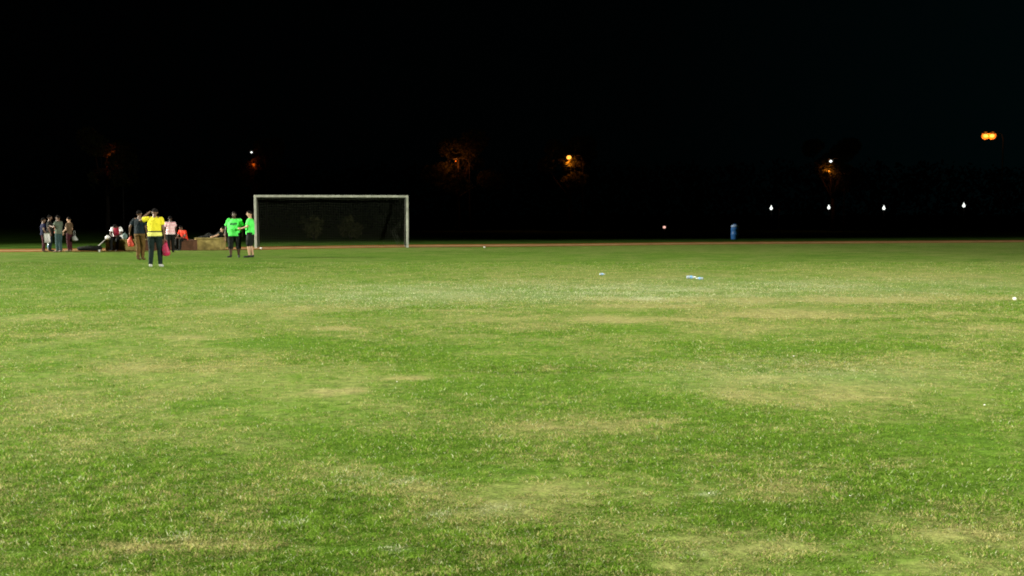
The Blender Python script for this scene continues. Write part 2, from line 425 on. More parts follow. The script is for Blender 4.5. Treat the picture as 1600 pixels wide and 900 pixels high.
tag(link('grass', gme, blade_mat(), None, False), 'short worn green and straw coloured grass covering the floodlit pitch', 'grass', kind='stuff')

# running track, its pale kerb line, and the verge beyond
def strip(name, o0, o1, zz, m):
    bm = bmesh.new(); pr = None
    for i in range(241):
        x = -120+i; y = float(edge_y(x))
        a = bm.verts.new((x, y+o0, zz)); b = bm.verts.new((x, y+o1, zz))
        if pr: bm.faces.new((pr[0], a, b, pr[1]))
        pr = (a, b)
    return tag(obj(name, bm, m, None, False), kind='structure')
strip('running_track', -.05, 5.0, .004, mat('red_clay_track', (.17, .068, .025), 1, noise=.35, nscale=1.5, spec=0))
strip('track_line', 1.2, 2.9, .012, mat('worn_lane_line', (.26, .17, .085), 1, noise=.35, nscale=2, spec=0))

# ------------------------------------------------------------------ trees, shrubs
def leaves(centres, sizes, n, leaf, seed, shell=.55):
    g = np.random.default_rng(seed); m = len(centres)
    pick = g.integers(0, m, n); cen = np.array(centres)[pick]; siz = np.array(sizes)[pick]
    d = g.normal(size=(n, 3)); d /= np.linalg.norm(d, axis=1)[:, None]
    r = (shell+(1-shell)*g.random(n))**.7
    p = cen+d*siz*r[:, None]
    a = g.normal(size=(n, 3)); a /= np.linalg.norm(a, axis=1)[:, None]
    b = np.cross(a, g.normal(size=(n, 3))); b /= np.linalg.norm(b, axis=1)[:, None]
    L = leaf*(.6+.8*g.random(n))[:, None]
    P = np.stack([p-a*L, p+b*L*.45, p+a*L, p-b*L*.45], 1).reshape(-1, 3)
    me = np_mesh('crown', P, faces4=np.arange(n*4).reshape(-1, 4))
    at_ = me.attributes.new('tone', 'FLOAT', 'POINT')
    at_.data.foreach_set('value', np.repeat(g.random(n), 4).astype(np.float32))
    return me
def tree(loc, h, rad, label, seed, n=9000, leaf=.13):
    r = random.Random(seed)
    t = thing('tree', label, 'tree', loc, 0, 'trees beyond the track')
    bm = bmesh.new(); th = h*.38
    tube(bm, [(0, 0, -.05), (.08, .03, th*.5), (.02, .1, th), (.1, .05, h*.72)], [.24, .19, .15, .05], 9)
    cs, ss = [], []
    for k in range(9):
        a = k*2.4+r.random(); q = rad*(.35+.55*r.random()); zc = th+(h-th)*(.15+.75*r.random())
        e = Vector((q*math.cos(a), q*math.sin(a), zc))
        tube(bm, [(.03, .08, th*.9), (e.x*.5, e.y*.5, th+(zc-th)*.4), e], [.09, .055, .02], 6)
        for s in range(2):
            cs.append((e.x+r.uniform(-.5, .5), e.y+r.uniform(-.5, .5), e.z+r.uniform(-.3, .5)))
            ss.append((rad*r.uniform(.28, .45), rad*r.uniform(.28, .45), rad*r.uniform(.2, .34)))
    obj('trunk', bm, M['bark'], t)
    link('crown', leaves(cs, ss, n, leaf, seed), M['leaf'], t, False)
    return t
TREES = [(168, 107, 9.5, 3.0, 'dim tree with a faint red glow at far left, above the track group', 3),
         (396, 108, 9.0, 2.6, 'dim tree with reddish leaves below a white lamp above the left goalpost', 5),
         (715, 108, 9.2, 3.4, 'broad tree with orange lit leaves and no visible lamp, right of the goal', 8),
         (890, 109, 9.0, 2.8, 'tree with orange leaves around a bright round street lamp in mid picture', 12),
         (1300, 108, 8.6, 2.6, 'tree with orange lit leaves trailing below a white point lamp on the right', 15)]
for px, Y, h, rad, lab, sd in TREES:
    p = at_depth(px, 360, Y); tree((p.x, p.y, -.03), h, rad, lab, sd)
# shrubs behind the goal
def shrub(px, Y, h, label, seed):
    p = at_depth(px, 360, Y); r = random.Random(seed)
    t = thing('shrub', label, 'shrub', (p.x, p.y, -.03), 0, 'shrubs behind the goal')
    bm = bmesh.new(); cs, ss = [], []
    for k in range(11):
        a = k*2.4; q = h*.55*r.random(); e = Vector((q*math.cos(a), q*math.sin(a), h*r.uniform(.45, 1)))
        tube(bm, [(0, 0, 0), (e.x*.4, e.y*.4, e.z*.6), e], [.03, .02, .008], 5)
        cs.append(tuple(e)); ss.append((h*.2, h*.2, h*.28))
        cs.append((e.x*.7, e.y*.7, e.z*.55)); ss.append((h*.2, h*.2, h*.24))
    obj('stems', bm, M['bark'], t)
    link('foliage', leaves(cs, ss, 900, .10, seed, .3), M['shrub_leaf'], t, False)
shrub(490, 73, 1.35, 'dim olive shrub behind the goal, left of the other one', 21)
shrub(548, 74, 1.2, 'dim olive shrub behind the middle of the goal net', 22)
# far dark belt of trees closing the ground
g_ = random.Random(4); cs, ss = [], []
for k in range(150):
    X = -75+k*1.0+g_.uniform(-.6, .6)
    for q_ in range(3):
        cs.append((X, 132+g_.uniform(-2, 2), [1.2, 3.4, 5.6][q_]+g_.uniform(-.8, .8))); ss.append((2.0, 2.0, 1.6))
tag(link('tree_belt', leaves(cs, ss, 34000, .30, 9, .3), M['far_leaf'], None, False), 'dark belt of trees closing off the ground far behind the lamps', 'trees', kind='stuff')

# ------------------------------------------------------------------ lamps
def point(parent, loc, energy, col, size=.08):
    l = bpy.data.lights.new('lamp_light', 'POINT'); l.energy = energy; l.color = col; l.shadow_soft_size = size
    o = bpy.data.objects.new('lamp_light', l); C.objects.link(o); o.location = loc; o.parent = parent
def street_lamp(px, py, Y, label, energy, rb, m='orange_lamp', heads=1, col=(1, .24, .03), side=1, dz=-.16, dy=-.30):
    p = at_depth(px, py, Y); H = p.z+.03
    t = thing('street_lamp', label, 'street lamp', (p.x, p.y, -.03), 0, 'street lamps among the trees')
    bm = bmesh.new()
    tube(bm, [(side*1.3, 0, 0), (side*1.3, 0, 1.2), (side*1.3, 0, H-.25), (side*1.1, 0, H+.2), (side*.2, 0, H+.3)], [.09, .07, .05, .035, .03], 8)
    obj('pole', bm, M['dark_metal'], t)
    for k in range(heads):
        xo = (k-(heads-1)/2)*.62
        bm = bmesh.new(); box(bm, (xo, 0, H+.22), .5, .26, .12, .04); hd = obj('lamp_head', bm, M['dark_metal'], t)
        bm = bmesh.new(); ball(bm, (xo, -.02, H), rb, rb, rb*.85, 2); obj('bulb', bm, M[m], hd)
        if heads > 1:  # added glowing bowl stands in for the orange halo round each bulb
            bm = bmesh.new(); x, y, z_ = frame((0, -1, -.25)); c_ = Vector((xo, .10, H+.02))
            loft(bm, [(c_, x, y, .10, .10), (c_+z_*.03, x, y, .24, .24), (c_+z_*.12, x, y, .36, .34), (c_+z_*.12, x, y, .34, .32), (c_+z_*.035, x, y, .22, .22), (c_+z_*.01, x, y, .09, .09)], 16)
            obj('halo_bowl', bm, M['amber_glow'], hd)
    point(t, (0, dy, H+dz), energy, col)
street_lamp(889, 246, 106.6, 'bright orange street lamp inside the tree in mid picture', 140, .22, dz=-.55, dy=.3)
street_lamp(712, 252, 108, 'street lamp hidden in the broad tree right of the goal', 120, .05, 'amber_glow', dy=-.7, dz=-.1)
street_lamp(1298, 252, 105.8, 'small white point lamp over the trailing orange leaves', 85, .13, 'white_lamp', 1, (1, .26, .05), dz=-.9, dy=.6)
street_lamp(393, 238, 105.8, 'tiny white lamp high above the left goalpost', 36, .09, 'white_lamp', 1, (1, .12, .02), dz=-1.1, dy=.7)
street_lamp(169, 241, 107, 'faint reddish street lamp within the far left tree', 34, .06, 'amber_glow', 1, (1, .16, .03), dy=.1)
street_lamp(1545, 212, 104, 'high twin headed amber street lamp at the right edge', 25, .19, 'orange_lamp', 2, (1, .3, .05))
def globe_lamp(px, py, Y, label):
    p = at_depth(px, py, Y); H = p.z+.03
    t = thing('garden_lamp', label, 'lamp', (p.x, p.y, -.03), 0, 'white post lamps along the far path')
    bm = bmesh.new(); tube(bm, [(0, 0, 0), (0, 0, H-.2)], .035, 8); obj('post', bm, M['dark_metal'], t)
    bm = bmesh.new(); x, y, z_ = frame((0, 0, 1))
    loft(bm, [((0, 0, H+dz), x, y, r_, r_) for dz, r_ in ((-.16, .05), (-.11, .10), (-.04, .13), (.04, .11), (.11, .06), (.20, .03), (.25, .012))], 14)
    obj('globe', bm, M['white_lamp'], t)
globe_lamp(1205, 325, 103, 'white globe lamp leftmost of the four on the far path')
globe_lamp(1295, 324, 103, 'white globe lamp below the orange tree, second from left')
globe_lamp(1381, 325, 104, 'white globe lamp third from left on the far path')
globe_lamp(1506, 321, 103, 'white globe lamp rightmost and slightly higher than the others')
p = at_depth(1217, 325, 101); t = thing('post', 'thin pale post beside the leftmost white globe lamp', 'post', (p.x, p.y, -.03))
bm = bmesh.new(); tube(bm, [(0, 0, 0), (0, 0, 2.3)], .05, 8); obj('shaft', bm, M['metal'], t)
bm = bmesh.new(); box(bm, (0, 0, 2.42), .14, .1, .26, .03); obj('cap', bm, M['lit_end_and_cap'], t)
p = at_depth(1038, 356, 92); t = thing('marker_lamp', 'tiny pinkish marker lamp low on the dark verge', 'lamp', (p.x, p.y, -.03))
bm = bmesh.new(); tube(bm, [(0, 0, 0), (0, 0, p.z)], .05, 8); obj('base', bm, M['metal'], t)
bm = bmesh.new(); ball(bm, (0, 0, p.z+.08), .12, .12, .1, 2); obj('lens', bm, M['pink_lamp'], t)

# ------------------------------------------------------------------ goal
gl = at(399, 388.3); gr = at(636, 386.6)
gc = (gl+gr)/2; ang = math.atan2(gr.y-gl.y, gr.x-gl.x)*.6
goal = thing('football_goal', 'white square-post football goal with a thin dark net at the track edge', 'goal', (gc.x, gc.y, 0), ang)
HW, GH, PW = 3.465, 2.37, .098
for s in (-1, 1):
    bm = bmesh.new(); box(bm, (s*(HW+PW/2), 0, GH/2+PW/2), PW, PW, GH+PW-.004, .008); obj('post', bm, M['white_paint'], goal, False)
bm = bmesh.new(); box(bm, (0, 0, GH+PW/2-.002), 2*HW-.004, PW-.01, PW, .008); obj('crossbar', bm, M['white_paint'], goal, False)
for s in (-1, 1):
    bm = bmesh.new(); tube(bm, [(s*HW, .06, GH), (s*HW, .8, GH-.05), (s*HW, 1.7, .06)], .02, 6); tube(bm, [(s*HW, .07, .05), (s*HW, 1.7, .05)], .02, 6)
    obj('net_support', bm, M['metal'], goal)
def net_point(u, v):      # u across, v from crossbar down the back to the ground
    if v < .3: y = .08+.75*v/.3; zz = GH-.06*v/.3
    else: k = (v-.3)/.7; y = .83+.85*k; zz = (GH-.06)*(1-k)
    y += .07*math.sin(u*2.1)*math.sin(v*3.1); zz -= .05*math.sin(v*math.pi)*(1+math.sin(u*3))*.5
    return Vector((u, y, max(zz, .01)))
bm = bmesh.new(); NU, NV = 60, 28
for i in range(NU+1):
    u = -HW+2*HW*i/NU; tube(bm, [net_point(u, j/NV) for j in range(0, NV+1, 2)], .0035, 3)
for j in range(NV+1): tube(bm, [net_point(-HW+2*HW*i/30, j/NV) for i in range(31)], .0035, 3)
for s in (-1, 1):
    for i in range(1, 14):
        y = .08+1.6*i/14; top = GH-.06 if y < .83 else (GH-.06)*(1-(y-.83)/.85)
        tube(bm, [(s*HW, y, .01), (s*HW, y, max(.05, top))], .0035, 3)
    for j in range(1, 20):
        zz = GH*j/20; ymax = .83+.85*(1-zz/(GH-.06)); tube(bm, [(s*HW, .08, zz), (s*HW, ymax, zz)], .0035, 3)
# gathered strands near the right post
for d0 in (0, .1, .22): tube(bm, [(HW-.15-d0, .3, .05), (HW-.45-d0, .6, .75), (HW-.25, .5, 1.0+d0)], .008, 3)
obj('net', bm, M['net'], goal, False)

# ------------------------------------------------------------------ people
def lerp(a, b, f): return Vector(a)*(1-f)+Vector(b)*f
def person(label, loc, rz, skin, shirt, legs, shoes, pose=None, h=1.72, girth=1.0, sleeve=.6, leg_end=1.0, hair='short', group=None, vox=.010, loose=1.0, hem=.86):
    """local frame: faces +Y, its right hand is at +X; pose overrides joints (metres for a 1.72 m body)"""
    J = dict(pel=(0, 0, .95), waist=(0, .005, 1.08), chest=(0, 0, 1.28), nb=(0, -.01, 1.45), neck=(0, .0, 1.50), head=(0, .02, 1.605), look=(0, 1, 0),
             sR=(.180, 0, 1.385), sL=(-.180, 0, 1.385), eR=(.235, -.02, 1.13), eL=(-.235, -.02, 1.13), wR=(.245, .06, .885), wL=(-.245, .06, .885),
             hR=(.09, 0, .91), hL=(-.09, 0, .91), kR=(.10, .02, .50), kL=(-.10, .02, .50), aR=(.105, -.02, .085), aL=(-.105, -.02, .085),
             tR=(.12, .15, .03), tL=(-.12, .15, .03), fR=(0, .1, -1), fL=(0, .1, -1))
    J.update(pose or {}); J = {k: Vector(v) for k, v in J.items()}
    sc = h/1.72; g = girth
    root = thing('person', label, 'person', loc, rz, group); root.scale = (sc, sc, sc)
    lat = (J['sR']-J['sL']).normalized(); plat = (J['hR']-J['hL']).normalized()
    def torso(bm, pts, flat=False):
        rings = []
        for i, (p, side, rx, ry) in enumerate(pts):
            d = Vector(pts[min(i+1, len(pts)-1)][0])-Vector(pts[max(i-1, 0)][0])
            x, y, z_ = frame(d, side); rings.append((p, x, y, rx, ry))
        loft(bm, rings, 18)
    # ---- body: one continuous surface
    bm = bmesh.new()
    torso(bm, [(J['pel']-(J['waist']-J['pel']).normalized()*.10, plat, .10*g, .09*g), (J['pel'], plat, .165*g, .12*g), (J['waist'], lat, .145*g, .105*g*g), (J['chest'], lat, .165*g, .115*g), (lerp(J['chest'], J['nb'], .65), lat, .15, .09), (J['nb'], lat, .07, .06)])
    capsule(bm, J['nb'], J['head'], .060, .052)
    for s in 'RL':
        capsule(bm, lerp(J['nb'], J['s'+s], .5), J['s'+s], .06, .062)
        capsule(bm, J['s'+s], J['e'+s], .055*g, .040); capsule(bm, J['e'+s], J['w'+s], .040, .027)
        capsule(bm, J['h'+s], J['k'+s], .088*g, .056); capsule(bm, J['k'+s], lerp(J['k'+s], J['a'+s], .35), .054, .055*g); capsule(bm, lerp(J['k'+s], J['a'+s], .35), J['a'+s], .055*g, .036)
        capsule(bm, J['a'+s]+Vector((0, 0, -.03)), J['t'+s], .036, .028, squash=.8)
        # hand: palm, four curled fingers, thumb
        hd = (J['f'+s] if J['f'+s].length else (J['w'+s]-J['e'+s])).normalized()
        wr = J['w'+s]; xs, ys, _ = frame(hd, lat if abs(hd.dot(lat)) < .9 else Vector((0, 1, 0)))
        nrm, wid = (xs, ys)       # palm plane: hd and wid
        pe = wr+hd*.085
        capsule(bm, wr, pe, .026, .034, squash=1.0, side=nrm)
        for k_, (o_, L_) in enumerate(((-.030, .068), (-.010, .078), (.010, .072), (.030, .056))):
            a_ = pe+wid*o_; sg = -1 if s == 'R' else 1
            b_ = a_+hd*L_*.5+nrm*sg*.008; c_ = b_+hd*L_*.35+nrm*sg*.025
            capsule(bm, a_-hd*.015, b_, .0095, .009, 8); capsule(bm, b_, c_, .009, .0085, 8)
        th = wr+hd*.03+wid*.03; te = th+hd*.045+wid*.03
        capsule(bm, wr+hd*.02, th, .014, .012, 8); capsule(bm, th, te, .012, .009, 8)
    lk = J['look'].normalized(); hx, hy, hz = frame((J['head']-J['neck']).normalized(), lk.cross(Vector((0, 0, 1))))
    fw = lk
    H0 = J['head']; rot = Matrix((hx, fw, hz)).transposed()
    ball(bm, H0+hz*.03-fw*.012, .077, .096, .092, 3, rot); ball(bm, H0-hz*.045+fw*.025, .058, .066, .065, 3, rot)
    capsule(bm, H0+hz*.02+fw*.085, H0-hz*.018+fw*.105, .010, .016, 8)
    for s in (-1, 1): ball(bm, H0+hx*(s*.078)-fw*.005, .012, .022, .032, 2, rot)
    body = link('body', remesh(bm, vox*.85, 2), M[skin], root)
    for s in (-1, 1):
        bm = bmesh.new(); ball(bm, H0+hx*(s*.031)+fw*.078+hz*.018, .013, .010, .009, 2, rot); obj('eye', bm, M['eye'], root)
    bm = bmesh.new(); ball(bm, H0-hz*.058+fw*.083, .024, .010, .008, 2, rot); obj('mouth', bm, M['lip'], root)
    # ---- hair
    bm = bmesh.new()
    ball(bm, H0+hz*.048-fw*.022, .084, .098, .088, 3, rot)
    if hair == 'long': ball(bm, H0-hz*.05-fw*.075, .075, .045, .12, 2, rot)
    if hair == 'cap':
        ball(bm, H0+hz*.06+fw*.10, .06, .075, .012, 2, rot)
    obj('cap' if hair == 'cap' else 'hair', bm, M['hair'], root)
    # ---- shirt
    e = .022*loose
    bm = bmesh.new(); up = (J['waist']-J['pel']).normalized(); hemp = J['pel']-up*(J['pel'].z-hem if J['pel'].z > .8 else .03)
    torso(bm, [(hemp, plat, .175*g+e, .125*g+e), (J['pel'], plat, .17*g+e, .122*g+e), (J['waist'], lat, .155*g+e, .112*g*g+e), (J['chest'], lat, .172*g+e, .12*g+e), (lerp(J['chest'], J['nb'], .7), lat, .15+e, .088+e), (lerp(J['chest'], J['nb'], .98), lat, .085+e*.5, .062+e*.5)])
    for s in 'RL':
        capsule(bm, lerp(J['nb'], J['s'+s], .35)-Vector((0, 0, .01)), J['s'+s], .060, .060+e*.3)
        L1 = J['e'+s]-J['s'+s]
        if sleeve <= 1: capsule(bm, J['s'+s], J['s'+s]+L1*sleeve, .046+.010*g+e*.6, .040+.016*g+e*.9, flat_b=True)
        else:
            capsule(bm, J['s'+s], J['e'+s], .058*g+e*.7, .046+e*.7); capsule(bm, J['e'+s], lerp(J['e'+s], J['w'+s], sleeve-1), .046+e*.6, .036+e*.5, flat_b=True)
    link('shirt', remesh(bm, vox, 7), M[shirt], root)
    # ---- trousers or shorts
    bm = bmesh.new(); e2 = .016*loose
    torso(bm, [(J['pel']-up*.09, plat, .15*g+e2, .115*g+e2), (J['pel']-up*.02, plat, .168*g+e2, .122*g+e2), (lerp(J['pel'], J['waist'], .55), plat, .158*g+e2, .112*g+e2)])
    for s in 'RL':
        e3 = e2*(1.6 if leg_end < .9 else 1)
        if leg_end <= .5: capsule(bm, J['h'+s], lerp(J['h'+s], J['k'+s], leg_end*2), .092*g+e3, .075*g+e3, flat_b=True)
        else:
            f_ = (leg_end-.5)*2; capsule(bm, J['h'+s], J['k'+s], .092*g+e3, .062+e3)
            capsule(bm, J['k'+s], lerp(J['k'+s], J['a'+s], f_), .062+e3, (.046 if f_ > .8 else .062)+e3, flat_b=True)
    link('trousers' if leg_end > .8 else 'shorts', remesh(bm, vox, 2), M[legs], root)
    for s in 'RL':
        bm = bmesh.new(); a_ = J['a'+s]; t_ = J['t'+s]
        capsule(bm, a_+Vector((0, 0, -.01)), lerp(a_, t_, .3)-Vector((0, 0, .02)), .048, .045); capsule(bm, lerp(a_, t_, .05)-Vector((0, 0, .035)), t_+Vector((0, 0, .005)), .044, .040, squash=.85)
        link('shoe', remesh(bm, .01, 2), M[shoes], root)
    return root

# the two walking away with bags
A = at(243, 417.5); A_r = R(4)
person('person in yellow shirt with dark hem stripe walking away, one hand raised to head', (A.x, A.y, 0), A_r, 'brown_skin', 'yellow', 'green_black', 'pale_shoe',
       dict(sL=(-.20, 0, 1.41), eL=(-.42, .04, 1.36), wL=(-.20, .06, 1.56), fL=(.8, .1, .5), sR=(.19, 0, 1.40), eR=(.255, -.03, 1.12), wR=(.27, .02, .875), hL=(-.10, 0, .91), hR=(.10, 0, .91),
            kL=(-.115, .03, .50), aL=(-.13, -.05, .085), tL=(-.15, .12, .03), kR=(.12, .06, .5), aR=(.13, .05, .085), tR=(.15, .22, .03), look=(-.1, 1, -.25), head=(0, .05, 1.585)), h=1.77, girth=1.1, sleeve=.62, loose=1.1, hem=.90)
B = at(219, 406.5)
person('person in a dark navy shirt and khaki trousers, walking away with a red bag', (B.x, B.y, 0), R(-6), 'brown_skin', 'navy', 'khaki', 'brown_shoe',
       dict(sL=(-.19, 0, 1.40), eL=(-.33, -.02, 1.17), wL=(-.38, .06, .96), fL=(-.1, .2, -1), kL=(-.075, .05, .50), aL=(-.05, -.06, .10), tL=(-.05, .10, .03), kR=(.09, .08, .5), aR=(.055, .06, .085), tR=(.07, .22, .03), look=(.2, 1, -.1)), h=1.70, sleeve=.7, hem=.92)
# red and pink bags in their hands
def bag(name, label, cat, loc, wd, dp, ht, m, strap, rz=0):
    t = thing(name, label, cat, loc, rz)
    bm = bmesh.new(); x, y, z_ = frame((0, 0, 1))
    prof = [(0, .45), (.06, .85), (.25, 1.0), (.5, .92), (.72, .72), (.88, .42), (1, .16)]
    loft(bm, [((.02*math.sin(7*f_), 0, ht*f_), x, y, wd*.5*k*(1+.06*math.sin(23*f_)), dp*.5*k) for f_, k in prof], 16)
    obj('bag_body', bm, m, t)
    bm = bmesh.new(); tube(bm, [(-.03, 0, ht*.95), (-.035, 0, ht+strap*.6), (0, 0, ht+strap), (.035, 0, ht+strap*.6), (.03, 0, ht*.95)], .008, 6)
    obj('handle', bm, m, t)
    return t
def hand_at(base, rz, sc, p):
    v = Matrix.Rotation(rz, 3, 'Z') @ (Vector(p)*sc); return Vector((base.x+v.x, base.y+v.y, v.z))
hp = hand_at(A, A_r, 1.77/1.72, (.27, .03, .78)); bag('bag', 'pink drawstring bag hanging from the hand of the yellow shirted person', 'bag', (hp.x+.04, hp.y-.03, hp.z-.47), .24, .16, .41, M['pink_bag'], .06)
hp = hand_at(B, R(-6), 1.70/1.72, (-.385, .08, .87)); bag('bag', 'orange red plastic bag in the hand of the khaki trousered person', 'bag', (hp.x+.03, hp.y-.02, hp.z-.40), .26, .15, .36, M['red_bag'], .04)

# the two in neon green by the goalpost
H1 = at(367, 402.5)
person('stout person in a printed neon green t-shirt and black knee shorts, facing the camera', (H1.x, H1.y, 0), R(176), 'dark_skin', 'neon_print', 'black_cloth', 'black_shoe',
       dict(sR=(.215, 0, 1.40), sL=(-.215, 0, 1.40), eR=(.315, -.02, 1.15), eL=(-.315, -.02, 1.15), wR=(.325, .08, .92), wL=(-.335, .08, .92), hR=(.12, 0, .9), hL=(-.12, 0, .9), kR=(.15, .02, .5), kL=(-.15, .02, .5), aR=(.15, 0, .085), aL=(-.15, 0, .085), tR=(.21, .15, .03), tL=(-.21, .15, .03)),
       h=1.67, girth=1.38, sleeve=.85, leg_end=.70, loose=1.5, hem=.82)
H2 = at(391.5, 402.8)
person('person in a plain neon green shirt standing side-on by the left goalpost', (H2.x, H2.y, 0), R(98), 'tan_skin', 'neon', 'black_cloth', 'black_shoe',
       dict(eL=(-.23, .08, 1.15), wL=(-.12, .30, 1.08), fL=(.3, 1, 0), eR=(.23, .06, 1.15), wR=(.14, .30, 1.10), fR=(-.3, 1, 0), kR=(.10, .0, .5), aR=(.10, -.08, .085), tR=(.12, .1, .03), kL=(-.09, .05, .5), aL=(-.09, .03, .085), tL=(-.10, .22, .03)),
       h=1.70, girth=1.08, sleeve=.8, leg_end=.52, loose=1.4)

# low blocks people sit on
def block(px0, px1, py, h, m, label, end=None, tilt=0):
    a = at(px0, py); b = at(px1, py); c = (a+b)/2; Wd = b.x-a.x
    t = thing('block_bench', label, 'bench', (c.x, c.y+.5, 0), 0)
    bm = bmesh.new(); box(bm, (0, 0, h/2), Wd-.006, .95, h, .03); obj('body', bm, m, t, False)
    bm = bmesh.new(); box(bm, (0, 0, h+.022), Wd+.02, .99, .04, .012); obj('top_slab', bm, m, t, False)
    if end:
        bm = bmesh.new(); box(bm, (-Wd/2+.10, -.482, h*.46), .2, .05, h*.9, .01); obj('lit_end', bm, end, t, False)  # paler strip on the front paints the lit end face in colour
    return c, t
bl1, _ = block(165, 222, 391.8, .44, M['block'], 'low olive block bench with its lit left end coloured paler, under the maroon jersey', M['lit_end_and_cap'])
bl2, _ = block(223, 303, 391.6, .42, M['brown_block'], 'low dark reddish brown block bench between the two olive ones')
bl3, _ = block(304, 345, 391.0, .50, M['block'], 'low olive block bench, rightmost, beside the neon green people')

SIT = dict(pel=(0, 0, .56), waist=(0, .03, .69), chest=(0, .10, .88), nb=(0, .17, 1.04), neck=(0, .19, 1.08), head=(0, .25, 1.165), look=(0, 1, -.3), sR=(.185, .15, 1.0), sL=(-.185, .15, 1.0),
           eR=(.26, .22, .76), eL=(-.26, .22, .76), wR=(.14, .40, .66), wL=(-.14, .40, .66), fR=(-.3, 1, -.1), fL=(.3, 1, -.1), hR=(.09, .03, .55), hL=(-.09, .03, .55), kR=(.14, .45, .54), kL=(-.14, .45, .54),
           aR=(.13, .47, .085), aL=(-.13, .47, .085), tR=(.15, .64, .03), tL=(-.15, .64, .03))
def sit(**k): d = dict(SIT); d.update(k); return d
fx = at(181, 391.8); person('person in a white sleeved maroon jersey, sitting bent forward on the left block', (fx.x, fx.y+.30, 0), R(178), 'dark_skin', 'jersey', 'black_cloth', 'black_shoe',
       sit(head=(0, .30, 1.10), look=(0, 1, -.8)), h=1.66, girth=1.1, loose=1.3)
dx_ = at(286, 391.6); person('person in a bright red shirt sitting on the brown middle block', (dx_.x, dx_.y+.30, 0), R(150), 'brown_skin', 'red_shirt', 'black_cloth', 'black_shoe', sit(), h=1.45, sleeve=.7, group=None)
# lounging person behind the right block
ex_ = at(332, 391.0)
person('person in dark clothes lounging on the right hand block, propped on an arm', (ex_.x+.15, ex_.y+.45, 0), R(90), 'tan_skin', 'black_cloth', 'black_cloth', 'black_shoe',
       dict(pel=(0, .15, .64), waist=(0, .05, .70), chest=(0, -.09, .80), nb=(0, -.18, .92), neck=(0, -.20, .96), head=(0, -.21, 1.06), look=(.3, 1, 0), sR=(.14, -.15, .88), sL=(-.2, -.15, .86), eR=(.2, -.3, .72), wR=(.22, -.26, .57), fR=(.1, -.3, -1), eL=(-.27, -.02, .74), wL=(-.22, .2, .68), fL=(0, 1, -.2),
            hR=(.09, .17, .63), hL=(-.09, .17, .63), kR=(.1, .5, .80), kL=(-.1, .56, .68), aR=(.1, .82, .62), aL=(-.1, .95, .62), tR=(.12, 1.0, .60), tL=(-.12, 1.12, .60)), h=1.5, sleeve=.5)
cx_ = at(267, 394.5); person('person in a pink and white striped shirt with dark trousers, standing before the brown block', (cx_.x, cx_.y, 0), R(25), 'dark_skin', 'stripes', 'black_cloth', 'black_shoe',
       dict(wL=(-.2, .2, .95), eL=(-.25, .02, 1.12)), h=1.50, girth=1.1, loose=1.3)

# group on the track at far left
g1 = at(68.5, 394); person('person in a dark blue shirt holding white paper, leftmost of the group on the track', (g1.x, g1.y, 0), R(-60), 'brown_skin', 'blue_navy', 'dark_red', 'brown_shoe',
       dict(wR=(.26, .12, .90), eR=(.26, -.02, 1.13), wL=(-.2, .25, 1.0), eL=(-.26, .0, 1.13)), h=1.42, sleeve=.6)
g2 = at(77, 393); person('person in a black shirt and dark trousers behind the paper holder', (g2.x, g2.y+.1, 0), R(-75), 'brown_skin', 'black_cloth', 'navy', 'black_shoe', {}, h=1.53, sleeve=.8)
g3 = at(92.5, 394.3); person('person in grey green shirt and faded jeans with bent arms on the track', (g3.x, g3.y, 0), R(72), 'brown_skin', 'grey_shirt', 'jeans', 'brown_shoe',
       dict(eL=(-.24, .08, 1.17), wL=(-.16, .30, 1.22), fL=(.2, 1, .3), eR=(.24, .05, 1.14), wR=(.18, .28, 1.02), fR=(-.2, 1, 0), aL=(-.1, .02, .085), tL=(-.11, .2, .03)), h=1.53, girth=1.05, loose=1.2)
g5 = at(86, 392.5); person('person in a rust red shirt half hidden behind the one in faded jeans', (g5.x, g5.y+.3, 0), R(-60), 'dark_skin', 'rust_shirt', 'black_cloth', 'black_shoe', {}, h=1.5, sleeve=.8)
g4 = at(109, 393.3); person('person in a brown top and dark red trousers, rightmost of the group on the track', (g4.x, g4.y, 0), R(80), 'tan_skin', 'beige_shirt', 'dark_red', 'brown_shoe',
       dict(eL=(-.22, .06, 1.12), wL=(-.16, .24, .98), eR=(.22, -.02, 1.12), wR=(.22, .1, .92)), h=1.45, girth=.95)
hp = hand_at(g1, R(-60), 1.42/1.72, (.27, .2, .80))
t = thing('paper_sheet', 'white paper sheet held at the hip of the blue shirted person', 'paper', (hp.x, hp.y-.10, hp.z-.26), R(14))
bm = bmesh.new(); x, y, z_ = frame((0, 0, 1)); pr = None
for i in range(7):
    zz = .40*i/6; off_ = .02*math.sin(zz*9)
    row = [bm.verts.new((-.12+.24*j/4-.06*zz, off_+.012*math.sin(j*1.7), zz)) for j in range(5)]
    if pr:
        for j in range(4): bm.faces.new((pr[j], pr[j+1], row[j+1], row[j]))
    pr = row
bmesh.ops.solidify(bm, geom=list(bm.faces), thickness=.004); obj('sheet', bm, M['paper'], t)
hp = hand_at(g4, R(80), 1.45/1.72, (.0, -.28, .55)); bag('bag', 'grey bag beside the rightmost person of the track group', 'bag', (hp.x, hp.y, hp.z), .26, .16, .22, M['grey_bag'], .25)

